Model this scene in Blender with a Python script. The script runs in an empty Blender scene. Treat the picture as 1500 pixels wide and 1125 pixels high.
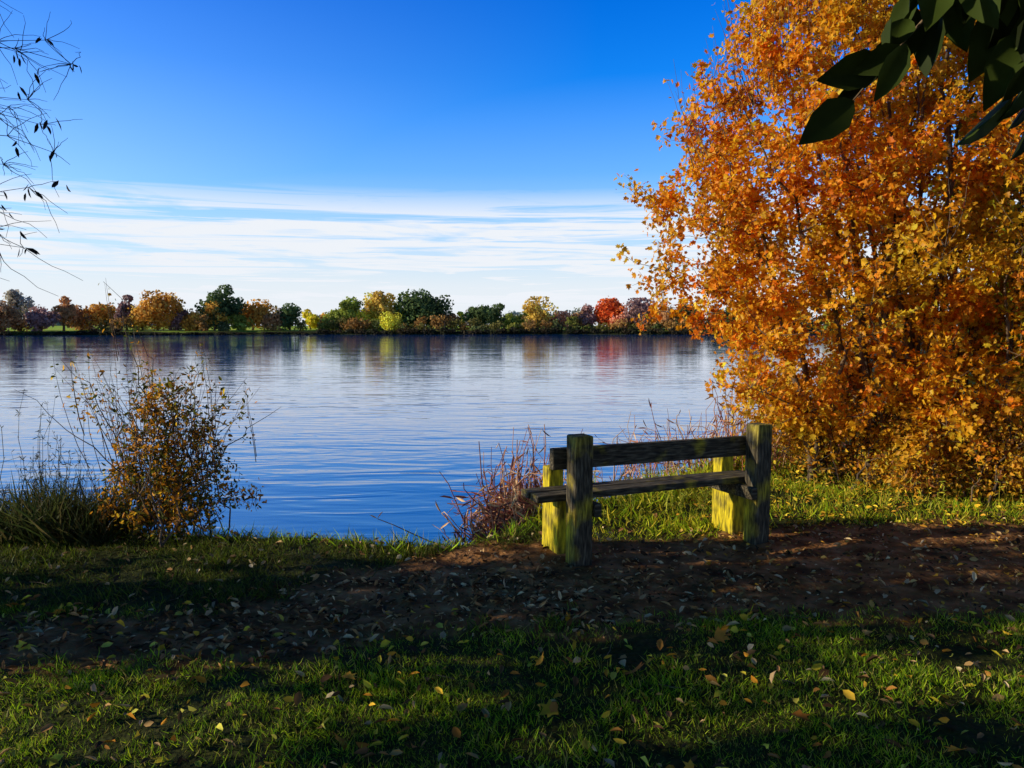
import bpy, math, numpy as np
from mathutils import Vector
rng=np.random.default_rng(7)
scene=bpy.context.scene
scene.view_settings.view_transform='Standard'
scene.view_settings.look='None'
scene.view_settings.exposure=0

# ------------------------------------------------------------ helpers
def link(o,parent=None):
    scene.collection.objects.link(o)
    if parent: o.parent=parent
    return o
def empty(name):
    return link(bpy.data.objects.new(name,None))
def build(name,V,F,col=None,mat=None,smooth=False,parent=None):
    V=np.asarray(V,dtype=np.float32).reshape(-1,3); F=np.asarray(F,dtype=np.int32)
    m=bpy.data.meshes.new(name)
    M,k=F.shape
    m.vertices.add(len(V)); m.vertices.foreach_set('co',V.ravel())
    m.loops.add(M*k); m.loops.foreach_set('vertex_index',F.ravel())
    m.polygons.add(M)
    m.polygons.foreach_set('loop_start',np.arange(0,M*k,k,dtype=np.int32))
    m.polygons.foreach_set('loop_total',np.full(M,k,dtype=np.int32))
    if smooth: m.polygons.foreach_set('use_smooth',np.ones(M,dtype=bool))
    if col is not None:
        c=np.ones((len(V),4),dtype=np.float32); c[:,:3]=col
        a=m.color_attributes.new('Col','FLOAT_COLOR','POINT'); a.data.foreach_set('color',c.ravel())
    m.update(calc_edges=True); m.validate()
    if mat: m.materials.append(mat)
    return link(bpy.data.objects.new(name,m),parent)
def unit(v): return v/np.maximum(np.linalg.norm(v,axis=-1,keepdims=True),1e-6)
def rnd(n): return unit(rng.normal(size=(n,3)))
OV=(np.array([(0,0,0),(.27,.33,.07),(.2,.72,.04),(0,1,-.12),(-.2,.72,.04),(-.27,.33,.07)]),np.array([(0,1,2,3),(0,3,4,5)]))
WI=(np.array([(0,0,0),(.09,.33,.03),(.075,.7,.0),(0,1,-.12),(-.075,.7,.0),(-.09,.33,.03)]),np.array([(0,1,2,3),(0,3,4,5)]))
CU=(np.array([(0,0,0),(.14,.3,.14),(.11,.7,.16),(0,1,.02),(-.16,.68,.2),(-.17,.33,.12)]),np.array([(0,1,2,3),(0,3,4,5)]))
MA=(np.array([(0,0,0),(.2,.02,.03),(.5,.16,.14),(.33,.4,.04),(.46,.76,.08),(.2,.64,.0),(0,1,-.16),
              (-.2,.64,.0),(-.46,.76,.08),(-.33,.4,.04),(-.5,.16,.14),(-.2,.02,.03)]),
    np.array([(0,1,2,3,4,5,6),(0,6,7,8,9,10,11)]))
GB=(np.array([(-.04,0,0),(.04,0,0),(-.03,.55,.05),(.03,.55,.05),(0,1,.28)]),np.array([(0,1,3),(0,3,2),(2,3,4)]))
QD=(np.array([(-.5,-.5,0),(.5,-.4,.1),(.45,.5,0),(-.4,.5,.12)]),np.array([(0,1,2,3)]))
def leafgeo(tpl,pos,d,nrm,size,col,wide=1.0):
    T,Fc=tpl; n=len(pos)
    Y=unit(d); X=unit(np.cross(Y,nrm)); Z=np.cross(X,Y)
    size=np.broadcast_to(np.asarray(size,float),(n,))[:,None,None]
    wide=np.broadcast_to(np.asarray(wide,float),(n,))[:,None,None]
    V=pos[:,None,:]+size*(T[None,:,0,None]*wide*X[:,None,:]+T[None,:,1,None]*Y[:,None,:]+T[None,:,2,None]*Z[:,None,:])
    k=len(T); F=(Fc[None]+(np.arange(n)*k)[:,None,None]).reshape(-1,Fc.shape[1])
    C=np.repeat(np.broadcast_to(col,(n,3)),k,axis=0)
    return V.reshape(-1,3),F,C
def join(parts):
    Vs=[];Fs=[];Cs=[];o=0
    for p in parts:
        Vs.append(p[0]);Fs.append(p[1]+o);o+=len(p[0])
        if len(p)>2: Cs.append(p[2])
    return np.concatenate(Vs),np.concatenate(Fs),(np.concatenate(Cs) if Cs else None)
def tubes(P,R,s=5):
    N,n,_=P.shape
    T=unit(np.gradient(P,axis=1)); ref=np.array([.31,.93,.11])
    A=unit(np.cross(T,ref)+1e-5); B=np.cross(T,A)
    a=np.arange(s)*2*math.pi/s
    V=P[:,:,None,:]+R[:,:,None,None]*(np.cos(a)[None,None,:,None]*A[:,:,None,:]+np.sin(a)[None,None,:,None]*B[:,:,None,:])
    b=(np.arange(N)*n)[:,None,None]+np.arange(n-1)[None,:,None]
    j=np.arange(s)[None,None,:]; j2=(j+1)%s
    F=np.stack([b*s+j,b*s+j2,(b+1)*s+j2,(b+1)*s+j],-1).reshape(-1,4)
    return V.reshape(-1,3),F
def curve(A,B,n,up,wob=.03):
    L=np.linalg.norm(B-A,axis=1)[:,None]
    C=(A+B)/2+np.concatenate([rng.normal(0,wob*2,(len(A),2)),np.zeros((len(A),1))],1)*L
    C[:,2]+=(up*L)[:,0]
    t=np.linspace(0,1,n)[None,:,None]
    P=(1-t)**2*A[:,None]+2*t*(1-t)*C[:,None]+t**2*B[:,None]
    w=rng.normal(0,wob*.25,P.shape)*L[:,:,None]; w[:,0]=0
    return P+w

# ------------------------------------------------------------ materials
def newmat(name):
    m=bpy.data.materials.new(name); m.use_nodes=True
    nt=m.node_tree; return m,nt,nt.nodes['Principled BSDF'],nt.nodes['Material Output']
def leafmat(name,trans=.4,rough=.5,bright=1.0,spec=.25):
    m,nt,p,out=newmat(name)
    at=nt.nodes.new('ShaderNodeAttribute'); at.attribute_name='Col'
    tc=nt.nodes.new('ShaderNodeTexCoord'); ns=nt.nodes.new('ShaderNodeTexNoise'); ns.inputs['Scale'].default_value=23; ns.inputs['Detail'].default_value=2
    nt.links.new(tc.outputs['Object'],ns.inputs['Vector'])
    mr=nt.nodes.new('ShaderNodeMapRange'); mr.inputs['To Min'].default_value=.6*bright; mr.inputs['To Max'].default_value=1.4*bright
    nt.links.new(ns.outputs['Fac'],mr.inputs['Value'])
    vm=nt.nodes.new('ShaderNodeVectorMath'); vm.operation='SCALE'
    nt.links.new(at.outputs['Color'],vm.inputs[0]); nt.links.new(mr.outputs['Result'],vm.inputs['Scale'])
    nt.links.new(vm.outputs[0],p.inputs['Base Color']); p.inputs['Roughness'].default_value=rough
    p.inputs['Specular IOR Level'].default_value=spec
    tr=nt.nodes.new('ShaderNodeBsdfTranslucent'); nt.links.new(vm.outputs[0],tr.inputs['Color'])
    mx=nt.nodes.new('ShaderNodeMixShader'); mx.inputs[0].default_value=trans
    nt.links.new(p.outputs[0],mx.inputs[1]); nt.links.new(tr.outputs[0],mx.inputs[2]); nt.links.new(mx.outputs[0],out.inputs['Surface'])
    return m
def noisemat(name,c1,c2,scale=8,rough=.85,bump=.3,stretch=(1,1,1),detail=8):
    m,nt,p,out=newmat(name)
    tc=nt.nodes.new('ShaderNodeTexCoord'); mp=nt.nodes.new('ShaderNodeMapping'); mp.inputs['Scale'].default_value=stretch
    ns=nt.nodes.new('ShaderNodeTexNoise'); ns.inputs['Scale'].default_value=scale; ns.inputs['Detail'].default_value=detail
    nt.links.new(tc.outputs['Object'],mp.inputs[0]); nt.links.new(mp.outputs[0],ns.inputs['Vector'])
    cr=nt.nodes.new('ShaderNodeValToRGB'); cr.color_ramp.elements[0].position=.35; cr.color_ramp.elements[1].position=.65
    cr.color_ramp.elements[0].color=(*c1,1); cr.color_ramp.elements[1].color=(*c2,1)
    nt.links.new(ns.outputs['Fac'],cr.inputs[0]); nt.links.new(cr.outputs[0],p.inputs['Base Color'])
    bp=nt.nodes.new('ShaderNodeBump'); bp.inputs['Strength'].default_value=bump; bp.inputs['Distance'].default_value=.02
    nt.links.new(ns.outputs['Fac'],bp.inputs['Height']); nt.links.new(bp.outputs[0],p.inputs['Normal'])
    p.inputs['Roughness'].default_value=rough
    return m
M_leaf=leafmat('autumn_leaf_mat',.48)
M_dark=leafmat('dark_leaf_mat',.1,.65,1,.12)
M_far=leafmat('far_foliage_mat',.4,.8)
M_grass=leafmat('grass_blade_mat',.42,.5,1,.15)
M_litter=leafmat('fallen_leaf_mat',.1,.8,1,.1)
M_bark=noisemat('bark_mat',(.05,.032,.02),(.2,.13,.065),14,.9,.5,(1,1,.25))
M_reed=leafmat('reed_mat',.1,.7)

# ------------------------------------------------------------ terrain
def edge(x): return np.interp(x,[-400,-30,-8,-4.5,-3,-2,-1,-.35,0,.5,1,2,4,8,15,40,80,400],[6.5,6.5,6.6,6.5,6.2,5.95,5.85,5.8,6.1,6.8,7.3,8.6,11.5,19,38,80,150,400])+.05*np.sin(x*3.1)+.03*np.sin(x*7.7)
def far(x): return np.interp(x,[-400,-200,-120,-60,0,60,400],[90,125,150,170,178,178,178])+2*np.sin(x*.11)
def ss(a,b,t):
    t=np.clip((t-a)/(b-a),0,1); return t*t*(3-2*t)
def fn(x,y):
    return (np.sin(x*1.7+1.3*np.sin(y*1.1))+np.sin(y*2.3+x*.9+1.7*np.sin(x*.7))+.6*np.sin(x*5.1-y*3.3)+.5*np.sin(y*7.1+x*4.7+2*np.sin(x*2.9)))/3.1
def height(x,y):
    d=edge(x)-y
    z=np.where(d<.22,-.45*ss(-.22,.12,-d)-.6*ss(.1,1.4,-d),0)
    land=.02*fn(x*1.5,y*1.5)+.012*fn(x*6,y*6)
    z=z+land*ss(-.1,.3,d)
    f=y-far(x)
    z=np.where(f>-3,-1.05+1.5*ss(-3,1.5,f)+1.2*ss(3,45,f),z)
    z=np.where(np.abs(x)>330,np.maximum(z,-1.05+1.6*ss(330,345,np.abs(x))),z)
    z=np.where(d>.3,np.maximum(z,-.05),z)
    return z
upx=[-8,-3,-1.7,-.9,-.6,.2,1.0,1.8,2.5,4.2,9]; upy=[4.05,4.1,4.35,5.0,5.45,5.6,5.6,5.85,6.2,6.2,6.3]
lox=[-8,-3,-1.4,-.6,.5,1.6,2.9,9]; loy=[3.2,3.3,3.6,3.8,4.0,4.1,4.1,4.2]
def path(x,y):
    m=np.minimum(y-np.interp(x,lox,loy),np.interp(x,upx,upy)-y)+.16*fn(x*2.2,y*2.2)+.12*fn(x*9,y*9)+.08*fn(x*23,y*21)
    return ss(-.16,.2,m)
def geo(a,b,n,c0):
    return a+np.sign(b-a)*c0*(np.geomspace(1,abs(b-a)/c0+1,n)-1)
xs=np.unique(np.concatenate([np.arange(-7,9,.055),geo(9,3500,46,.06),geo(-7,-3500,46,.06)]))
ys=np.unique(np.concatenate([np.arange(-3,12,.055),geo(12,140,40,.06),np.arange(122,240,2.5),geo(240,5000,22,3),geo(-3,-400,18,.06)]))
X,Y=np.meshgrid(xs,ys); Z=height(X,Y)
V=np.stack([X,Y,Z],-1).reshape(-1,3)
nx,ny=len(xs),len(ys)
i=(np.arange(ny-1)[:,None]*nx+np.arange(nx-1)[None,:]).ravel()
F=np.stack([i,i+1,i+nx+1,i+nx],1)
pm=path(X,Y).ravel(); pc=np.zeros((len(V),3)); pc[:,0]=pm*(np.abs(X.ravel())<60)
pc[:,1]=ss(2,6,(Y-far(X)).ravel())
m,nt,p,out=newmat('ground_mat')
at=nt.nodes.new('ShaderNodeAttribute'); at.attribute_name='Col'
sx=nt.nodes.new('ShaderNodeSeparateColor'); nt.links.new(at.outputs['Color'],sx.inputs[0])
tc=nt.nodes.new('ShaderNodeTexCoord')
def noise(scale,detail=8):
    n=nt.nodes.new('ShaderNodeTexNoise'); n.inputs['Scale'].default_value=scale; n.inputs['Detail'].default_value=detail
    nt.links.new(tc.outputs['Object'],n.inputs['Vector']); return n
def ramp(src,els):
    c=nt.nodes.new('ShaderNodeValToRGB'); r=c.color_ramp
    r.elements[0].position=els[0][0]; r.elements[0].color=(*els[0][1],1)
    r.elements[1].position=els[-1][0]; r.elements[1].color=(*els[-1][1],1)
    for e in els[1:-1]:
        q=r.elements.new(e[0]); q.color=(*e[1],1)
    nt.links.new(src,c.inputs[0]); return c
n1=noise(5,12); n2=noise(38)
dirt=ramp(n1.outputs['Fac'],[(.3,(.07,.028,.009)),(.5,(.24,.105,.03)),(.7,(.46,.22,.08))])
gr=ramp(n2.outputs['Fac'],[(.3,(.018,.02,.004)),(.6,(.035,.04,.006)),(.8,(.07,.055,.015))])
farg=ramp(noise(.02).outputs['Fac'],[(.35,(.28,.42,.03)),(.65,(.42,.52,.05))])
def mix(f,a,b):
    q=nt.nodes.new('ShaderNodeMix'); q.data_type='RGBA'
    nt.links.new(f,q.inputs[0]); nt.links.new(a,q.inputs[6]); nt.links.new(b,q.inputs[7]); return q.outputs[2]
c=mix(sx.outputs[0],gr.outputs[0],dirt.outputs[0]); c=mix(sx.outputs[1],c,farg.outputs[0])
nt.links.new(c,p.inputs['Base Color']); p.inputs['Roughness'].default_value=.95; p.inputs['Specular IOR Level'].default_value=.1
bp=nt.nodes.new('ShaderNodeBump'); bp.inputs['Strength'].default_value=1; bp.inputs['Distance'].default_value=.06
nt.links.new(noise(13,12).outputs['Fac'],bp.inputs['Height']); nt.links.new(bp.outputs[0],p.inputs['Normal'])
build('ground',V,F,pc,m,True)

# ------------------------------------------------------------ water
m,nt,p,out=newmat('water_mat')
p.inputs['Base Color'].default_value=(.002,.085,.32,1); p.inputs['Roughness'].default_value=.02; p.inputs['IOR'].default_value=2.3
tc=nt.nodes.new('ShaderNodeTexCoord')
def wn(scale,sc,rot,detail=3,dist=0):
    mp=nt.nodes.new('ShaderNodeMapping'); mp.inputs['Scale'].default_value=sc; mp.inputs['Rotation'].default_value=(0,0,rot)
    n=nt.nodes.new('ShaderNodeTexNoise'); n.inputs['Scale'].default_value=scale; n.inputs['Detail'].default_value=detail; n.inputs['Distortion'].default_value=dist
    nt.links.new(tc.outputs['Object'],mp.inputs[0]); nt.links.new(mp.outputs[0],n.inputs['Vector']); return n.outputs['Fac']
def madd(a,b,k):
    q=nt.nodes.new('ShaderNodeMath'); q.operation='MULTIPLY_ADD'; nt.links.new(b,q.inputs[0]); q.inputs[1].default_value=k; nt.links.new(a,q.inputs[2]); return q.outputs[0]
h=wn(1.5,(.4,1.3,1),.45,2,.7); h=madd(h,wn(4.2,(.4,1.2,1),-.2,1,.4),.22); h=madd(h,wn(.45,(.6,1.2,1),.1,1),.6)
amp=ramp(wn(.14,(.5,1,1),.2,2),[(.35,(.45,.45,.45)),(.65,(1,1,1))])
# ripples fade out over the calmer middle of the lake
sy=nt.nodes.new('ShaderNodeSeparateXYZ'); nt.links.new(tc.outputs['Object'],sy.inputs[0])
cal=nt.nodes.new('ShaderNodeMapRange'); cal.inputs['From Min'].default_value=8; cal.inputs['From Max'].default_value=45; cal.inputs['To Min'].default_value=1; cal.inputs['To Max'].default_value=.5; nt.links.new(sy.outputs[1],cal.inputs['Value'])
hm=nt.nodes.new('ShaderNodeMath'); hm.operation='MULTIPLY'; nt.links.new(h,hm.inputs[0]); nt.links.new(amp.outputs[0],hm.inputs[1])
hm2=nt.nodes.new('ShaderNodeMath'); hm2.operation='MULTIPLY'; nt.links.new(hm.outputs[0],hm2.inputs[0]); nt.links.new(cal.outputs[0],hm2.inputs[1])
bp=nt.nodes.new('ShaderNodeBump'); bp.inputs['Strength'].default_value=1; bp.inputs['Distance'].default_value=.026
nt.links.new(hm2.outputs[0],bp.inputs['Height']); nt.links.new(bp.outputs[0],p.inputs['Normal'])
WZ=-.33
build('lake_water',[(-345,5,WZ),(345,5,WZ),(345,230,WZ),(-345,230,WZ)],[(0,1,2,3)],None,m)

# ------------------------------------------------------------ tree generator
def attach(T,S,bias=.9):
    d=T[:,None,:]-S[None]; dist=np.linalg.norm(d,axis=2)
    pen=np.maximum(0,.35*np.hypot(d[...,0],d[...,1])-d[...,2])
    return np.argmin(dist+bias*pen,axis=1)
def make_tree(name,base,tips,sample,nb,nt_,lpt,tpl,size,colorfn,stem_r=.04,base_sp=.15,mat=None,droop=0.0,bark=None,twig_r=.004,extra=None,spread=.06,tmin=.25,clus=0,csig=.25,exk=.35):
    e=empty(name); base=np.array(base,float); tips=np.array(tips,float)
    B=base+np.concatenate([rng.normal(0,base_sp,(len(tips),2)),np.zeros((len(tips),1))],1); B[:,2]=height(B[:,0],B[:,1])-.05
    C=B+(tips-B)*np.array([.25,.25,.55]); n=14; t=np.linspace(0,1,n)[None,:,None]
    P=(1-t)**2*B[:,None]+2*t*(1-t)*C[:,None]+t**2*tips[:,None]
    w=rng.normal(0,.025,P.shape); w[:,0]=0; P=P+w
    R=stem_r*(1-.85*t[...,0])*rng.uniform(.6,1.2,(len(tips),1))
    parts=[tubes(P,R,7)]
    S=P[:,3:].reshape(-1,3); SR=R[:,3:].ravel()
    BT=sample(nb); k=attach(BT,S); Pb=curve(S[k],BT,8,-.06,.05)
    Rb=np.minimum(SR[k]*.7,.012)[:,None]*(1-.8*np.linspace(0,1,8))[None]
    parts.append(tubes(Pb,Rb,5))
    S2=np.concatenate([S,Pb[:,2:].reshape(-1,3)])
    nc=int(nt_*clus); TT=sample(nt_-nc)
    if nc:
        kk=rng.integers(0,nb,nc); jj=rng.integers(3,8,nc); TT=np.concatenate([TT,Pb[kk,jj]+rng.normal(0,csig,(nc,3))])
    TT[:,2]=np.maximum(TT[:,2],.08)
    k=attach(TT,S2); Pt=curve(S2[k],TT,6,-.08+droop,.05)
    if extra is not None:
        Pt=np.concatenate([Pt,extra]); 
    parts.append(tubes(Pt,twig_r*(1-.75*np.linspace(0,1,6))[None]*np.ones((len(Pt),1)),3))
    v,f,_=join(parts); build(name+'_branches',v,f,None,bark or M_bark,True,e)
    N=len(Pt); ti=rng.uniform(tmin,1,(N,lpt))*5; i0=np.minimum(ti.astype(int),4); fr=(ti-i0)[...,None]
    idx=np.arange(N)[:,None]; pos=Pt[idx,i0]*(1-fr)+Pt[idx,i0+1]*fr
    tan=unit(Pt[idx,i0+1]-Pt[idx,i0])
    pos=(pos+rng.normal(0,spread,pos.shape)).reshape(-1,3); tan=tan.reshape(-1,3)
    cid=np.repeat(np.arange(N),lpt)
    if extra is not None:
        kp=(cid<N-len(extra))|(rng.uniform(size=len(cid))<exk); pos=pos[kp];tan=tan[kp];cid=cid[kp]
    d=unit(tan*.5+rnd(len(pos))*.8+np.array([0,0,-.35])); nr=unit(rnd(len(pos))+np.array([-.6,-.25,.3]))
    v,f,c=leafgeo(tpl,pos,d,nr,rng.uniform(size*.5,size*1.3,len(pos)),colorfn(pos,cid),rng.uniform(.55,1.1,len(pos)))
    build(name+'_leaves',v,f,c,mat or M_leaf,False,e)
    return e
def crown(cx,cy,zs,rs,ysc=1.0,shell=.5,lean=(0,0),lump_k=1.0):
    zs=np.array(zs,float); rs=np.array(rs,float)
    def s(n):
        out=[]
        while len(out)<n:
            z=rng.uniform(zs[0],zs[-1],n*3); r=np.interp(z,zs,rs); keep=rng.uniform(0,1,n*3)<(r/rs.max())**1.6
            z=z[keep]; r=r[keep]; a=rng.uniform(0,2*math.pi,len(z)); 
            lump=1+lump_k*(.13*np.sin(3*a+z*2.1)+.12*np.sin(5*a-z*3.7))
            q=r*lump*rng.uniform(0,1,len(z))**shell
            out=np.stack([cx+q*np.cos(a)+lean[0]*z,cy+ysc*q*np.sin(a)+lean[1]*z,z],1)
        return out[:n]
    return s
def pal(cols,w,cidvar=.25):
    cols=np.array(cols); w=np.array(w)/sum(w)
    def f(pos,cid):
        nC=cid.max()+1
        base=rng.choice(len(cols),nC,p=w)[cid]
        own=rng.choice(len(cols),len(pos),p=w)
        pick=np.where(rng.uniform(size=len(pos))<.6,base,own)
        c=cols[pick]*(rng.uniform(1-cidvar,1+cidvar,nC)[cid])[:,None]*rng.uniform(.75,1.2,(len(pos),1))
        return np.minimum(c,.95)
    return f
# main orange maple
ORC=[(.95,.33,.01),(.95,.42,.012),(.9,.22,.008),(.95,.55,.03),(.45,.13,.01)]
mc=crown(4.25,8.2,[.25,.6,1,1.6,2.4,3.2,3.8,4.7,5.5,6.2],[1.6,2.05,2.25,2.5,2.75,2.85,2.65,2.0,1.4,.7],.68,.5,lump_k=.8)
def mcol(pos,cid):
    c=pal(ORC,[4,4,2,2.2,.8])(pos,cid)
    k=ss(4.6,5.8,pos[:,0]+rng.normal(0,.5,len(pos)))[:,None]*.5
    c=c*(1-k)+k*np.array([.7,.54,.03])
    g=(ss(-.05,-.6,fn(pos[:,0]*.9+3,pos[:,2]*1.3)+rng.normal(0,.12,len(pos))))[:,None]*.45
    g2=ss(1.3,.5,pos[:,2]+rng.normal(0,.4,len(pos)))[:,None]*.2
    g=np.maximum(g,g2)
    return c*(1-g)+g*np.array([.52,.46,.025])
tips=[]
for a in np.linspace(0,2*math.pi,18,endpoint=False):
    q=rng.uniform(.3,1); zt_=rng.uniform(3.8,5.8); r=np.interp(zt_,[3.2,4.7,6.2],[2.5,1.7,.5])*q
    tips.append((4.25+r*math.cos(a),8.2+.68*r*math.sin(a),zt_))
tips+=[(2.1,7.8,3.2),(2.2,7.4,3.6),(2.4,8.4,3.0),(2.6,7.4,4.2),(2.9,7.8,4.7),(6,7.4,3.5)]
NE=120
a0=np.stack([rng.uniform(1.85,3.8,NE),rng.uniform(7.5,8.8,NE),np.zeros(NE)],1)
a0[:,2]=np.interp(a0[:,0],[1.4,2.4,3.6],[3.0,4.1,4.9])-.3
b0=a0+np.stack([rng.uniform(-.35,.02,NE),rng.normal(0,.1,NE),rng.uniform(.4,1.2,NE)],1)
b0[:10]=a0[:10]+np.stack([rng.uniform(-.5,-.25,10),rng.normal(0,.1,10),rng.uniform(.7,1.1,10)],1)
ex=curve(a0,b0,6,-.04,.02)
make_tree('maple_tree',(3.9,7.9,0),tips,mc,270,4700,25,MA,.056,mcol,.04,.3,extra=ex,twig_r=.0055,clus=.55,csig=.18,spread=.045,exk=.25)
# yellow-green ash behind, right
ac=crown(6.5,8.8,[.6,1.5,3,4.5,6,7],[1.3,1.9,2.3,2.2,1.5,.5],.8,.55)
YG=[(.65,.54,.03),(.85,.5,.02),(.38,.4,.02),(.2,.22,.02),(.85,.36,.02)]
make_tree('ash_tree',(6.3,8.6,0),[(5.2,8.2,5.5),(6,9,6.4),(6.8,8.4,6.8),(7.5,9,5.6),(5,8.4,4.2),(6.6,7.6,5)],ac,90,1500,16,OV,.085,pal(YG,[3,3,2,2,2.5]),.06,.15,clus=.4)
sc=crown(4.85,7.2,[.9,2.2,3.2,4.4,5],[.35,.6,.75,.6,.2],1,.6)
make_tree('ash_sapling',(4.7,7.3,0),[(4.65,7.2,4.9),(4.95,7.3,4.2),(4.5,7.1,3.6)],sc,30,170,12,OV,.07,pal([(.5,.52,.03),(.65,.58,.03),(.25,.3,.02)],[3,2,2]),.018,.05)
for (x,y,r,hh) in [(3.4,8.2,.9,1.1),(3.9,7.4,.6,.75),(4.6,7.2,.7,1.0),(5.2,7.4,.75,1.4),(4.9,6.8,.5,.8),(5.8,6.9,.8,1.7),(6.6,7.2,.9,2.2),(7.4,7.4,1.0,2.4),(8.4,7.2,1.0,2.6)]:
    s=crown(x,y,[.08,hh*.5,hh],[r*.8,r,r*.4],.8,.6)
    make_tree('bramble_shrub',(x,y,0),[(x+rng.normal(0,r*.5),y+rng.normal(0,.3),hh*.9) for _ in range(9)],s,50,330,12,OV,.048,pal([(.75,.34,.02),(.38,.32,.02),(.88,.5,.03),(.35,.12,.02)],[3,1.4,3,2.4]),.012,.25)
# ------------------------------------------------------------ left bush
bs=crown(-2.72,6.0,[.05,.3,.6,.9,1.15],[.66,.6,.46,.3,.2],.7,.6,lump_k=1.8)
bt=[(-2.72+rng.normal(0,.4),6.0+rng.normal(0,.25),rng.uniform(.7,1.3)) for _ in range(34)]+[(-3.15,6,1.95),(-3.0,6.1,1.6),(-2.45,6,1.5),(-2.1,6,1.15),(-3.45,6,1.35)]
T5=np.array(bt[-5:]); exb=curve(T5-np.array([0,0,.6])+np.array([.08,0,0]),T5,6,0,.02); exb=np.repeat(exb,2,axis=0)+rng.normal(0,.015,(10,1,3))
T6=np.array([(-3.65,6.1,1.3),(-2.1,5.9,1.1),(-2.05,6,.9),(-2.1,6.1,.7),(-3.3,5.9,1.25)]);exb=np.concatenate([exb,curve(np.array([(-2.75,6,.6)]*5),T6,6,.1,.05)])
NS=64; sb=np.stack([rng.uniform(-3.2,-2.3,NS),6+rng.normal(0,.15,NS),rng.uniform(.3,.7,NS)],1)
hgt=np.interp(sb[:,0],[-3.2,-2.95,-2.7,-2.5,-2.3],[1.45,1.6,1.25,1.35,1.2])
se=sb+np.stack([rng.normal(0,.12,NS)+(sb[:,0]+2.72)*.4,rng.normal(0,.06,NS),np.maximum(.25,hgt*rng.uniform(.7,1.02,NS)-sb[:,2])],1); exb=np.concatenate([exb,curve(sb,se,6,0,.03)])
make_tree('hawthorn_bush',(-2.72,6.0,0),bt,bs,80,700,11,OV,.04,pal([(.8,.34,.02),(.4,.16,.015),(.18,.16,.015),(.08,.09,.012),(.85,.48,.03)],[3,3,3,3.5,1.1]),.009,.22,extra=exb,twig_r=.0036,spread=.028,clus=.5,csig=.09,exk=.9)

# ------------------------------------------------------------ trees out of frame on the left (they shade the bank)
DG=pal([(.03,.04,.01),(.05,.045,.012),(.07,.045,.012)],[3,2,1])
make_tree('hawthorn_tree',(-7.3,3.25,0),[(-7.3+rng.normal(0,.5),3.25+rng.normal(0,.5),rng.uniform(4,6.6)) for _ in range(9)],
   crown(-7.3,3.3,[.1,2,4,6,7.2],[1.0,1.15,1.15,1.0,.5],1,.6),80,470,14,OV,.19,DG,.08,.3,mat=M_dark,spread=.12,clus=.7,csig=.22)
make_tree('hawthorn_tree',(-8.4,1.2,0),[(-8.4+rng.normal(0,.5),1.2+rng.normal(0,.5),rng.uniform(4,6.6)) for _ in range(6)],
   crown(-8.4,1.1,[.3,2,4,6,7],[.9,1.0,1.05,.9,.5],1.15,.6),34,210,12,OV,.19,DG,.07,.2,mat=M_dark,spread=.12,clus=.85,csig=.2)
# ------------------------------------------------------------ canopy tree above / behind the viewpoint
oe=make_tree('lime_tree',(3.4,-1.6,0),[(rng.uniform(-3,5),rng.uniform(-5,.4),rng.uniform(4.2,7)) for _ in range(10)],
   crown(.8,-2.1,[2.9,4.2,6,7.5],[4.2,5.6,4.6,1.5],.85,.55),90,1300,13,OV,.28,DG,.09,.08,mat=M_dark,spread=.15)
def q(u,v,y=1.5): return (.555+(u-1180)*.00129+(y-1.5)*.35,y,2.23-.00135*v+(y-1.5)*.3)
lv=[((1250,150),(1180,204)),((1292,98),(1207,122)),((1320,82),(1255,112)),((1320,75),(1284,146)),((1350,-10),(1312,70)),((1365,-20),(1348,50)),((1345,20),(1325,100)),
    ((1378,30),(1362,112)),((1400,-15),(1424,76)),((1395,10),(1380,66)),((1455,-35),(1478,40)),((1512,-5),(1436,112)),((1525,50),(1450,150)),((1500,130),(1426,212)),((1525,150),(1494,226)),((1440,-40),(1408,40)),((1270,120),(1225,158)),((1310,60),(1272,128)),
    ((1300,40),(1296,100)),((1480,-40),(1500,30)),((1530,90),(1480,176)),((1420,-40),(1395,30)),((1385,-40),(1372,30)),((1340,-30),(1330,30)),((1360,-30),(1390,40)),((1520,20),(1500,100)),((1330,40),(1300,80)),((1495,100),(1470,150)),
    ((1350,40),(1310,96)),((1410,-30),(1440,50)),((1500,-30),(1465,70)),((1540,120),(1505,190))]
P0=[];D0=[];S0=[]
for b,t_ in lv:
    yy=1.5+rng.uniform(-.06,.08); bb=np.array(q(*b,yy)); tt=np.array(q(*t_,yy+rng.uniform(-.03,.03))); P0.append(bb); D0.append(tt-bb); S0.append(np.linalg.norm(tt-bb)*1.08)
P0=np.array(P0);D0=np.array(D0);S0=np.array(S0); nr=unit(np.array([0,-1,0])+rng.normal(0,.6,(len(P0),3)))
BL=(np.array([(0,0,0),(.12,.1,.05),(.24,.32,.09),(.22,.6,.06),(.1,.85,0),(0,1,-.1),(-.1,.85,0),(-.22,.6,.06),(-.24,.32,.09),(-.12,.1,.05)]),np.array([(0,1,2,3,4,5),(0,5,6,7,8,9)]))
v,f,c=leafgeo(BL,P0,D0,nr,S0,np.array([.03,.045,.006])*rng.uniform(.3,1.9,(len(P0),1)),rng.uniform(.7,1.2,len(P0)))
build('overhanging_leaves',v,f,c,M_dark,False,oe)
Q=lambda u,v,y=1.5: np.array(q(u,v,y))
ob=[[Q(1252,150),Q(1300,95),Q(1370,20),Q(1430,-60),Q(1700,-250,1.0),np.array([3.3,-1.3,3.3])],
    [Q(1500,135),Q(1515,60),Q(1540,-20),Q(1580,-90),Q(1750,-260,1.0),np.array([3.3,-1.3,3.2])],
    [Q(1378,35),Q(1395,0),Q(1430,-40),Q(1480,-100),Q(1700,-240,1.0),np.array([3.3,-1.3,3.25])]]
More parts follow.
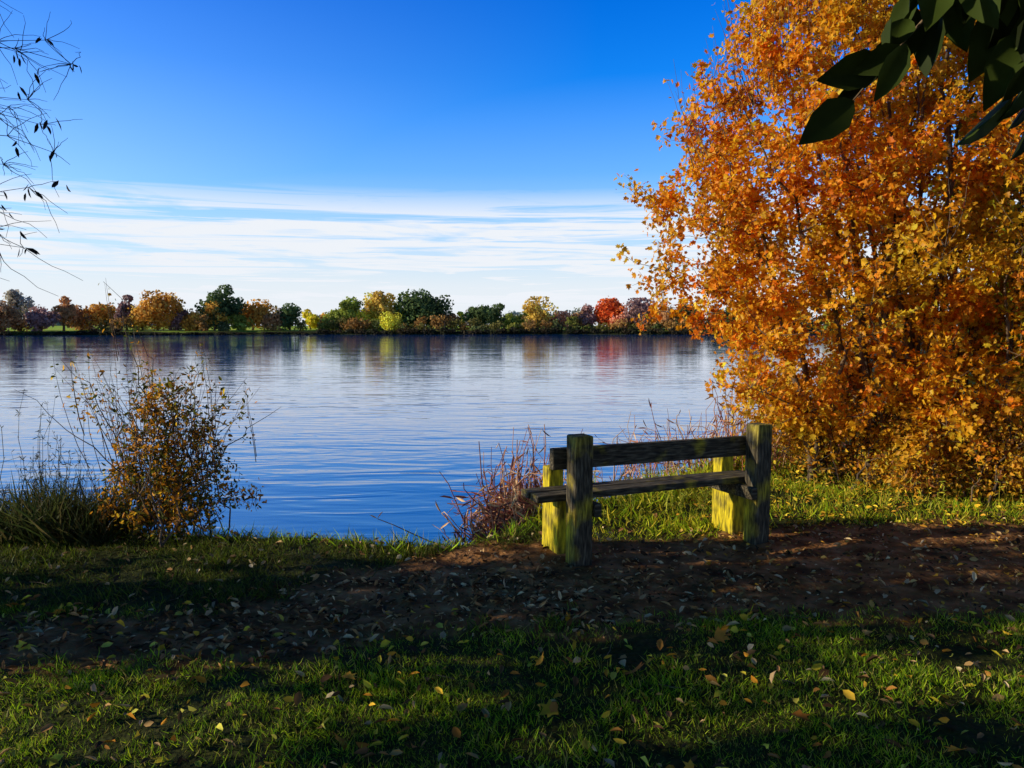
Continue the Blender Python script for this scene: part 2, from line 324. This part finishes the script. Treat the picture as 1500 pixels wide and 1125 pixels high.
v,f=tubes(np.array(ob),np.array([[.0015,.002,.003,.006,.012,.03]]*3),6); build('overhanging_branch',v,f,None,M_bark,True,oe)

# ------------------------------------------------------------ willow, twigs reach in from left
we=empty('willow_tree')
tr=np.array([[(-5.4,4.2,-.05),(-5.3,4.2,1.2),(-5.2,4.1,2.6),(-5.1,4.1,4.0),(-5.3,4.2,5.4),(-5.2,4.3,6.5)]])
parts=[tubes(tr,np.array([[.16,.13,.11,.08,.05,.015]]),9)]
tg=np.array([(-2.24,4,2.9),(-2.36,4,2.5),(-2.4,4.05,2.62),(-2.48,4,2.3),(-2.55,4.1,2.02),(-2.6,3.9,2.1),(-2.5,4.2,3.1),(-2.5,4,3.0),(-2.45,4.0,2.72),(-2.62,4,2.45),(-2.62,4.1,2.75),(-2.62,4.0,1.95),(-2.68,4,2.2),(-2.6,4,3.3)])
st=np.stack([rng.uniform(-5.2,-4.9,len(tg)),4.1+rng.normal(0,.05,len(tg)),tg[:,2]+rng.uniform(-.6,.3,len(tg))],1)
Pw=curve(st,tg,10,.09,.03); parts.append(tubes(Pw,.008*(1-.84*np.linspace(0,1,10))[None]*np.ones((len(tg),1)),5))
NW=260
kk=rng.integers(0,len(tg),NW); jj=rng.integers(6,10,NW); a=Pw[kk,jj]; b=a+np.stack([rng.uniform(.02,.26,NW),rng.normal(0,.12,NW),rng.uniform(-.24,.14,NW)],1)
b[:,0]=np.minimum(b[:,0],-2.26-.1*rng.uniform(size=NW)); Pw2=curve(a,b,6,.1,.08); parts.append(tubes(Pw2,.0021*(1-.5*np.linspace(0,1,6))[None]*np.ones((NW,1)),3))
v,f,_=join(parts); build('willow_branches',v,f,None,noisemat('willow_bark',(.012,.01,.01),(.03,.022,.02),14),True,we)
ends=np.concatenate([np.repeat(Pw[:8,-1],4,0),np.repeat(Pw2[:22,-1],2,0)]); ends=ends+rng.normal(0,.015,ends.shape)
v,f,c=leafgeo(WI,ends,rng.normal(0,.45,ends.shape)+np.array([.15,0,-1]),rnd(len(ends)),rng.uniform(.04,.075,len(ends)),np.array([.03,.025,.02]),1.6)
build('willow_leaves',v,f,c,M_dark,False,we)

# ------------------------------------------------------------ far bank
parts=[];tp=[]
def clump(cx,cy,hh,w,col,nf=900,fs=.5,low=.12,base=.3,weep=False):
    k=int(9+w); cen=rnd(k)*rng.uniform(.35,.85,(k,1))*np.array([w*.5,w*.4,hh*(.5-low/2)*.95])+np.array([cx,cy,base+hh*(low+(1-low)/2)])
    r=w*.24*rng.uniform(.7,1.25,k); ci=rng.integers(0,k,nf)
    dd=rnd(nf); pos=cen[ci]+dd*r[ci][:,None]*rng.uniform(.6,1.08,(nf,1))*np.array([1,1,.85 if not weep else 1.3])
    pos[:,2]=np.clip(pos[:,2],base-.3,base+hh*1.02)
    cc=np.array(col)*rng.uniform(.6,1.4,k)[ci][:,None]*rng.uniform(.75,1.25,(nf,1))
    parts.append(leafgeo(QD,pos,rnd(nf),unit(dd+.6*rnd(nf)+np.array([-.3,-.2,0])),rng.uniform(fs*.5,fs*1.2,nf),np.minimum(cc,.95)))
    P=np.array([[(cx,cy,base-.6),(cx+.1,cy,base+hh*.3),(cx,cy,base+hh*.6)]]); tp.append(tubes(P,np.array([[.3,.22,.1]]),5))
def fx(u,y=182): return (u-750)/1130*y
def zt(v,y=182): return 1.6+(477.5-v)/1130*y
OR=(.85,.42,.06);BR=(.6,.3,.11);RD=(.92,.17,.03);DGc=(.11,.16,.045);GR=(.32,.36,.05);YE=(.85,.65,.05);PU=(.36,.2,.17);GY=(.5,.43,.32);OY=(.88,.57,.09)
T=[(4,434,50,BR),(-30,430,50,BR),(28,422,34,GY),(60,447,40,PU),(95,434,36,BR),(120,451,45,BR),(150,450,50,OR),(187,433,26,PU),(210,451,40,OY),(232,428,60,OR),(262,451,30,PU),(328,422,58,DGc),(290,459,40,OR),(315,445,36,OR),
   (350,461,30,GR),(371,443,56,OR),(400,462,30,BR),(425,448,36,DGc),(455,453,26,YE),(478,460,30,OR),(507,434,42,GR),(497,459,50,GR),(535,456,40,YE),(560,422,44,OY),(590,436,44,GR),(617,428,58,DGc),(642,437,46,DGc),(560,460,34,GR),(663,455,24,BR),(675,457,16,YE),
   (701,443,38,DGc),(727,446,32,DGc),(750,459,30,GR),(787,439,42,OY),(765,457,34,GR),(822,459,36,(.8,.38,.19)),(848,457,36,BR),(860,446,24,PU),(893,428,46,RD),(911,463,28,(.88,.38,.22)),(935,441,44,PU),(950,459,30,GR),(968,444,44,BR),(1000,445,44,DGc)]
for (u,vt,w_,col) in T:
    y=far(fx(u))+rng.uniform(10,18); x=fx(u,y); hh=(zt(vt,y)-.3)*1.06; W=w_/1130*y*1.1
    clump(x,y,hh,W,col,int(300+48*W*hh*.6),.5,.04)
clump(fx(575,180),far(fx(575))+1.5,4.9,5.0,(.88,.74,.06),1500,.35,0,.0,True)
for x in np.concatenate([np.arange(-330,-135,7.5),np.arange(48,330,7.5)]):
    clump(x+rng.normal(0,2),far(x)+rng.uniform(5,14),rng.uniform(5,10),rng.uniform(5,10),[OR,BR,DGc,GR,YE,PU,OY][rng.integers(7)],420,.8)
def lawn(x): return (-108<x<-90) or (-84<x<-44)
for x in np.arange(-150,75,2.1):
    if lawn(x) and rng.uniform()<.82: continue
    lc=[(.2,.17,.04),(.26,.26,.045),(.42,.22,.06),(.5,.28,.08),(.13,.15,.05)][rng.integers(5)]
    clump(x+rng.normal(0,.6),far(x)+rng.uniform(5,10),rng.uniform(1.4,4.4),rng.uniform(3,5.5),lc,260,.42,0,0)
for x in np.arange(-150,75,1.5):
    lc=[(.025,.022,.01),(.035,.035,.012),(.05,.035,.015)][rng.integers(3)]  # low waterline plants; near-black colour includes the shade beneath the bank trees
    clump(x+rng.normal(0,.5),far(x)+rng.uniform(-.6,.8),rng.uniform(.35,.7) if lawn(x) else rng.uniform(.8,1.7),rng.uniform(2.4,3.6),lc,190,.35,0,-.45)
for x in np.arange(-230,120,4.0):
    lc=[(.2,.23,.22),(.27,.25,.23),(.33,.26,.21),(.25,.26,.19)][rng.integers(4)]  # back row: distance haze painted into the greyed foliage colours
    clump(x+rng.normal(0,2),290+rng.uniform(-25,30),rng.uniform(3.0,8.0),rng.uniform(7,12),lc,250,1.0,0,1)
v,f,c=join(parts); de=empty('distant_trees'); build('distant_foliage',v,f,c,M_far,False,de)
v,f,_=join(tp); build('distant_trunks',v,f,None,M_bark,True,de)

# ------------------------------------------------------------ grass
gp=[]
def grass(n,x0,x1,y0,y1,hmin,hmax,cols,dens=None,wide=1.0,patch=.6):
    x=rng.uniform(x0,x1,n); y=rng.uniform(y0,y1,n)
    k=(rng.uniform(size=n)>path(x,y)*1.03-.03)&(y<edge(x)-.02)&(rng.uniform(size=n)<.6+patch*fn(x*2.3+5,y*2.3))
    if dens is not None: k&=rng.uniform(size=n)<dens(x,y)
    x=x[k];y=y[k];n=len(x)
    pos=np.stack([x,y,height(x,y)-.004],1)
    d=np.stack([rng.normal(0,.65,n),rng.normal(0,.65,n),np.ones(n)],1)
    hh=rng.uniform(hmin,hmax,n)*(1+.5*fn(x*3,y*3))
    c=np.array(cols)[rng.integers(0,len(cols),n)]*rng.uniform(.45,1.35,(n,1))
    nr=rng.normal(size=(n,3))*np.array([1,1,.1])+np.array([-.5,-.3,0])
    gp.append(leafgeo(GB,pos,d,nr,hh,c,wide))
GC=[(.3,.48,.012),(.38,.56,.015),(.2,.33,.01),(.52,.6,.02),(.1,.18,.01),(.5,.42,.08)]
GY2=[(.4,.5,.015),(.56,.56,.02),(.28,.42,.015),(.68,.54,.04)]
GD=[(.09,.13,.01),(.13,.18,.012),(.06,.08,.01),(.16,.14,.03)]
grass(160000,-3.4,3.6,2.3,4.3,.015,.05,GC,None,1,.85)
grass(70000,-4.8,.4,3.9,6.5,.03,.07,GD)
grass(14000,-4.8,.3,5.3,6.6,.07,.15,GC,lambda x,y: ss(.55,.1,edge(x)-y),.7)
grass(70000,.2,8,5.6,9.5,.03,.08,GY2,None,1.2)
grass(10000,.1,3.4,5.9,9.5,.12,.3,GY2,lambda x,y: ss(1.3,.5,edge(x)-y),.7)
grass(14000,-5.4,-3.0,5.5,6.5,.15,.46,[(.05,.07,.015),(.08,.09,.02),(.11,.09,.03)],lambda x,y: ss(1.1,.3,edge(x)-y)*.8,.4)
grass(36000,-8,12,-2,14,.03,.08,GC,lambda x,y:((np.abs(x)>3.6)|(y<2.3)).astype(float),1.6)
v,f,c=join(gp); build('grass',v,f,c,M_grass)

# ------------------------------------------------------------ fallen leaves
def litter(n,x0,x1,y0,y1,tpl,s0,s1,cols,flat=.35,fil=None,wide=1.0):
    x=rng.uniform(x0,x1,n); y=rng.uniform(y0,y1,n); k=y<edge(x)-.1
    if fil is not None: k&=rng.uniform(size=n)<fil(x,y)
    x=x[k];y=y[k];n=len(x); g=1-path(x,y)
    pos=np.stack([x,y,height(x,y)+.01+g*rng.uniform(.002,.03,n)],1)
    a=rng.uniform(0,2*math.pi,n); d=np.stack([np.cos(a),np.sin(a),rng.normal(0,flat*.6,n)],1); nr=np.array([0,0,1])+rng.normal(0,flat,(n,3))
    c=np.array(cols)[rng.integers(0,len(cols),n)]*rng.uniform(.4,1.2,(n,1))
    return leafgeo(tpl,pos,d,nr,rng.uniform(s0,s1,n),np.minimum(c,.95),np.broadcast_to(wide,(n,))*rng.uniform(.5,1.1,n))
PAL=[(.6,.38,.16),(.4,.2,.07),(.18,.09,.03),(.75,.55,.28),(.1,.05,.02),(.07,.04,.02),(.5,.29,.1)]
YEL=[(.9,.7,.05),(.85,.5,.04),(.65,.58,.08),(.88,.36,.03),(.5,.22,.04)]
lp=[litter(2000,-3.5,4.5,2.4,6.2,CU,.03,.08,PAL,.6,lambda x,y:.35+.65*path(x,y),1.3),
    litter(5200,-3.5,1.6,3.1,4.9,CU,.02,.075,PAL,.7,lambda x,y:path(x,y)*(.4+.6*ss(-.3,.4,fn(x*1.9,y*2.7))),1.2),
    litter(3600,-2,4.5,3.9,6.3,OV,.01,.035,PAL,.7,lambda x,y:path(x,y)),
    litter(620,-3.2,4,2.4,4.3,CU,.03,.065,YEL,.7,None,1.9),
    litter(900,-3.2,4,2.4,6,CU,.025,.065,PAL,.7,None,1.8),
    litter(3400,1.6,8,6,9.6,OV,.03,.07,[(.9,.52,.03),(.9,.66,.05),(.7,.32,.03),(.35,.16,.04)],.6),
    litter(1200,1.2,8,4.1,6.4,CU,.025,.055,[(.8,.4,.04),(.25,.12,.04),(.6,.36,.08)],.6,None,1.8)]
nT=90; x=rng.uniform(-3,3.5,nT); y=rng.uniform(3.2,5.6,nT); a=rng.uniform(0,6.28,nT); l_=rng.uniform(.04,.16,nT)
A=np.stack([x,y,height(x,y)+.01],1); Bq=np.stack([x+np.cos(a)*l_,y+np.sin(a)*l_,height(x,y)+.018],1)
v,f,c=join(lp); build('fallen_leaves',v,f,c,M_litter)
v,f=tubes(curve(A,Bq,5,.03,.06),np.full((nT,5),.0022),4); build('fallen_twigs',v,f,None,M_bark)
mp_=[litter(14,-2.6,2.8,2.6,4.0,MA,.05,.085,[(.8,.35,.03),(.85,.6,.05),(.7,.25,.03)],.4,None,1.4)]
v,f,c=join(mp_); build('fallen_maple_leaves',v,f,c,M_litter)

# ------------------------------------------------------------ reeds and stems
def stems(name,n,cx,cy,sx_,sy,h0,h1,lean,cols,r=.004,z0=None,leaf=0,ls=(.05,.14),snap=.45):
    e=empty(name)
    x=cx+rng.normal(0,sx_,n); y=cy+rng.normal(0,sy,n); z=height(x,y) if z0 is None else np.full(n,z0)
    z=np.maximum(z,-.4)
    A=np.stack([x,y,z-.05],1); hh=rng.uniform(h0,h1,n)
    B=A+np.stack([rng.normal(0,lean,n)*hh,rng.normal(0,lean,n)*hh,hh],1)
    P=curve(A,B,7,0,.05)
    br=rng.uniform(size=n)<snap
    off=np.stack([rng.normal(0,.2,n),rng.normal(0,.12,n),-rng.uniform(.05,.3,n)],1)*hh[:,None]*br[:,None]
    P[:,5]+=off*.5; P[:,6]+=off*1.6
    v,f=tubes(P,r*(1-.6*np.linspace(0,1,7))[None]*rng.uniform(.6,1.3,(n,1)),4)
    c=np.repeat(np.array(cols)[rng.integers(0,len(cols),n)]*rng.uniform(.6,1.2,(n,1)),28,axis=0)
    build(name+'_stalks',v,f,c,M_reed,True,e)
    if leaf:
        k=rng.integers(0,n,n*leaf); j=rng.integers(1,7,n*leaf); pos=P[k,j]
        d=rnd(len(pos))+np.array([0,0,.1]); cc=np.array(cols)[rng.integers(0,len(cols),len(pos))]*rng.uniform(.6,1.3,(len(pos),1))
        v,f,c=leafgeo(WI,pos,d,rnd(len(pos)),rng.uniform(ls[0],ls[1],len(pos)),cc,.8); build(name+'_blades',v,f,c,M_reed,False,e)
RC=[(.5,.17,.1),(.6,.29,.15),(.22,.08,.06),(.72,.46,.22)]
stems('reeds',320,.04,6.78,.17,.18,.25,.75,.3,RC,.008,-.33,4,(.05,.17),.75)
stems('reeds',34,.02,6.78,.17,.2,.85,1.1,.12,RC,.008,-.33,2,(.05,.12),.3)
stems('reeds',120,-.12,6.45,.15,.14,.1,.38,.9,RC,.007,-.33,3)
stems('reeds',200,2.0,8.6,.65,.35,.5,1.1,.25,RC,.006,None,3)
stems('reeds',60,3.1,9.2,.6,.4,.5,1.1,.25,RC,.005,None,2)
WC=[(.1,.1,.02),(.06,.07,.015),(.16,.12,.03)]
stems('nettle_weeds',110,-3.75,6.1,.4,.15,.3,.8,.2,WC,.003,None,12,(.02,.06),.2)
stems('nettle_weeds',6,-3.8,6.2,.14,.1,1.0,1.4,.06,WC,.0035,None,26,(.02,.05),.1)
stems('nettle_weeds',120,1.25,6.9,.45,.25,.12,.36,.3,[(.4,.4,.03),(.55,.46,.04),(.25,.3,.02)],.0025,None,16,(.02,.06),.2)
stems('nettle_weeds',120,4.4,7.1,1.5,.3,.1,.33,.3,[(.55,.48,.03),(.7,.45,.04),(.3,.32,.02)],.0025,None,14,(.02,.06),.2)

# ------------------------------------------------------------ bench
def woodmat(name,lo,hi,grain):
    global nt
    m,nt,p,out=newmat(name)
    tc=nt.nodes.new('ShaderNodeTexCoord')
    mp=nt.nodes.new('ShaderNodeMapping'); mp.inputs['Scale'].default_value=grain; nt.links.new(tc.outputs['Object'],mp.inputs[0])
    g=nt.nodes.new('ShaderNodeTexNoise'); g.inputs['Scale'].default_value=5; g.inputs['Detail'].default_value=9; nt.links.new(mp.outputs[0],g.inputs['Vector'])
    wood=ramp(g.outputs['Fac'],[(.3,(.02,.016,.01)),(.5,(.065,.05,.028)),(.72,(.17,.14,.085))])
    g2=nt.nodes.new('ShaderNodeTexNoise'); g2.inputs['Scale'].default_value=5; g2.inputs['Detail'].default_value=9; nt.links.new(tc.outputs['Object'],g2.inputs['Vector'])
    mf=ramp(g2.outputs['Fac'],[(lo,(0,0,0)),(hi,(1,1,1))])
    moss_sun=ramp(g.outputs['Fac'],[(.3,(.1,.085,.008)),(.65,(.75,.56,.02))])  # moss yellow with sunlight mixed into the colour
    nt.links.new(mix(mf.outputs[0],wood.outputs[0],moss_sun.outputs[0]),p.inputs['Base Color']); p.inputs['Roughness'].default_value=.9; p.inputs['Specular IOR Level'].default_value=.2
    bp=nt.nodes.new('ShaderNodeBump'); bp.inputs['Strength'].default_value=1; bp.inputs['Distance'].default_value=.012
    nt.links.new(g.outputs['Fac'],bp.inputs['Height']); nt.links.new(bp.outputs[0],p.inputs['Normal'])
    return m
M_plank=woodmat('weathered_plank_mat',.58,.82,(2,14,14)); M_post=woodmat('mossy_post_mat',.48,.74,(14,14,2)); M_leg=woodmat('sunlit_mossy_leg_mat',.3,.5,(10,10,2))  # legs' yellow moss also paints their sunlight; reduced on planks and posts for shade
be=empty('park_bench'); be.location=(.452,5.11,0); be.rotation_euler=(0,0,math.radians(23.1))
def box(name,x0,x1,y0,y1,z0,z1,rot=0,bev=.008,mat=None):
    me=bpy.data.meshes.new(name)
    cx,cy,cz=(x0+x1)/2,(y0+y1)/2,(z0+z1)/2
    vv=[((x-cx),(y-cy),(z-cz)) for x in (x0,x1) for y in (y0,y1) for z in (z0,z1)]
    me.from_pydata(vv,[],[(0,1,3,2),(4,6,7,5),(0,4,5,1),(2,3,7,6),(0,2,6,4),(1,5,7,3)]); me.materials.append(mat or M_plank)
    o=link(bpy.data.objects.new(name,me),be); o.location=(cx,cy,cz); 
    if rot: o.rotation_euler=(rng.normal(0,.006),rng.normal(0,.006),rng.normal(0,.006))
    b=o.modifiers.new('b','BEVEL'); b.width=bev; b.segments=2
    return o
L=1.506
for nm,x in (('left',0),('right',L)):
    box('rear_post_'+nm,x-.068,x+.068,-.07,.07,-.1,.875,1,.012,M_post)
    box('front_leg_'+nm,x-.062,x+.062,.2,.46,-.1,.415,1,.012,M_leg)
    box('arm_stub_'+nm,x-.06,x+.06,.345,.457,.41,.60,1,.012,M_leg)
    s=1 if nm=='left' else -1
    xa,xb=sorted((x+s*.073,x+s*.125)); box('seat_bearer_'+nm,xa,xb,-.09,.44,.325,.415)
box('seat_plank_1',-.27,L+.12,.076,.203,.418,.466,1)
box('seat_plank_2',-.28,L+.11,.211,.340,.418,.466,1)
box('back_rail',-.16,L+.1,.073,.135,.63,.775,1)

# ------------------------------------------------------------ light
el=math.radians(20); sd=Vector((-math.cos(el)*.992,-math.cos(el)*.125,math.sin(el))).normalized()
sl=bpy.data.lights.new('sun','SUN'); sl.energy=5; sl.angle=math.radians(.5); sl.color=(1,.9,.7)
so=link(bpy.data.objects.new('sun',sl)); so.rotation_euler=(-sd).to_track_quat('-Z','Y').to_euler()
w=bpy.data.worlds.new('World'); scene.world=w; w.use_nodes=True; nt=w.node_tree; bg=nt.nodes['Background']
sky=nt.nodes.new('ShaderNodeTexSky'); sky.sky_type='NISHITA'; sky.sun_disc=False; sky.sun_elevation=el; sky.sun_rotation=math.atan2(sd.x,sd.y); sky.air_density=1.0; sky.dust_density=.6; sky.ozone_density=2.5
hs=nt.nodes.new('ShaderNodeHueSaturation'); hs.inputs['Saturation'].default_value=1.35; nt.links.new(sky.outputs[0],hs.inputs['Color'])
tc=nt.nodes.new('ShaderNodeTexCoord'); sp=nt.nodes.new('ShaderNodeSeparateXYZ'); nt.links.new(tc.outputs['Generated'],sp.inputs[0])
tint=ramp(sp.outputs[2],[(0,(.32,.45,.68)),(.14,(.16,.54,.86)),(.25,(.07,.5,.88)),(.38,(.012,.4,.84)),(.6,(.012,.14,.28)),(1,(.03,.1,.14))])
tm=nt.nodes.new('ShaderNodeVectorMath'); tm.operation='MULTIPLY'; nt.links.new(hs.outputs[0],tm.inputs[0]); nt.links.new(tint.outputs[0],tm.inputs[1])
ts=nt.nodes.new('ShaderNodeVectorMath'); ts.operation='SCALE'; ts.inputs['Scale'].default_value=3.0; nt.links.new(tm.outputs[0],ts.inputs[0])
def cloudn(scale,sz,rot,detail,dist,off=0):
    cm=nt.nodes.new('ShaderNodeMapping'); cm.inputs['Scale'].default_value=(1.6,1.6,sz); cm.inputs['Rotation'].default_value=(0,math.radians(rot),0); cm.inputs['Location'].default_value=(off,off,off)
    nt.links.new(tc.outputs['Generated'],cm.inputs[0])
    cn=nt.nodes.new('ShaderNodeTexNoise'); cn.inputs['Scale'].default_value=scale; cn.inputs['Detail'].default_value=detail; cn.inputs['Roughness'].default_value=.62; cn.inputs['Distortion'].default_value=dist
    nt.links.new(cm.outputs[0],cn.inputs['Vector']); return cn.outputs['Fac']
ca=ramp(cloudn(1.5,48,-2.4,10,.9),[(.33,(0,0,0)),(.5,(1,1,1))])
cc_=ramp(cloudn(2.2,34,-1.6,10,1.1,3.7),[(.42,(0,0,0)),(.6,(1,1,1))])
cb=ramp(cloudn(2.6,16,-2,9,1.0),[(.3,(.6,.6,.6)),(.48,(1,1,1))])
band=ramp(sp.outputs[2],[(0,(.7,.7,.7)),(.03,(1,1,1)),(.135,(1,1,1)),(.155,(.6,.6,.6)),(.175,(.15,.15,.15)),(.2,(0,0,0))])
base=ramp(sp.outputs[2],[(0,(1,1,1)),(.05,(.88,.88,.88)),(.09,(.6,.6,.6)),(.135,(.36,.36,.36)),(.19,(.14,.14,.14)),(.3,(0,0,0))])
def mul(a,b,op='MULTIPLY'):
    mm=nt.nodes.new('ShaderNodeMath'); mm.operation=op; nt.links.new(a,mm.inputs[0]); nt.links.new(b,mm.inputs[1]); return mm.outputs[0]
neg=nt.nodes.new('ShaderNodeMapRange'); neg.inputs['From Min'].default_value=.1; neg.inputs['From Max'].default_value=-1; nt.links.new(sp.outputs[0],neg.inputs['Value'])
elm=ramp(sp.outputs[2],[(0,(1,1,1)),(.16,(.8,.8,.8)),(.3,(.25,.25,.25)),(.42,(.04,.04,.04)),(.7,(0,0,0))])
h1=mul(neg.outputs[0],elm.outputs[0])
hz=nt.nodes.new('ShaderNodeMath'); hz.operation='MULTIPLY'; hz.use_clamp=True; nt.links.new(h1,hz.inputs[0]); hz.inputs[1].default_value=.7
cl=mul(ca.outputs[0],cc_.outputs[0],'MAXIMUM')
fac=mul(mul(mul(cl,cb.outputs[0]),band.outputs[0]),mul(base.outputs[0],hz.outputs[0],'MAXIMUM'),'MAXIMUM')
q_=nt.nodes.new('ShaderNodeMix'); q_.data_type='RGBA'; nt.links.new(fac,q_.inputs[0]); nt.links.new(ts.outputs[0],q_.inputs[6]); q_.inputs[7].default_value=(8.6,9.0,9.6,1)
nt.links.new(q_.outputs[2],bg.inputs['Color']); bg.inputs['Strength'].default_value=.1

# ------------------------------------------------------------ camera
cd=bpy.data.cameras.new('camera'); cd.sensor_width=36; cd.lens=27.12; cd.clip_end=8000; cd.clip_start=.05
co=link(bpy.data.objects.new('camera',cd)); co.location=(0,0,1.6); co.rotation_euler=(math.radians(90-4.3),0,0)
scene.camera=co
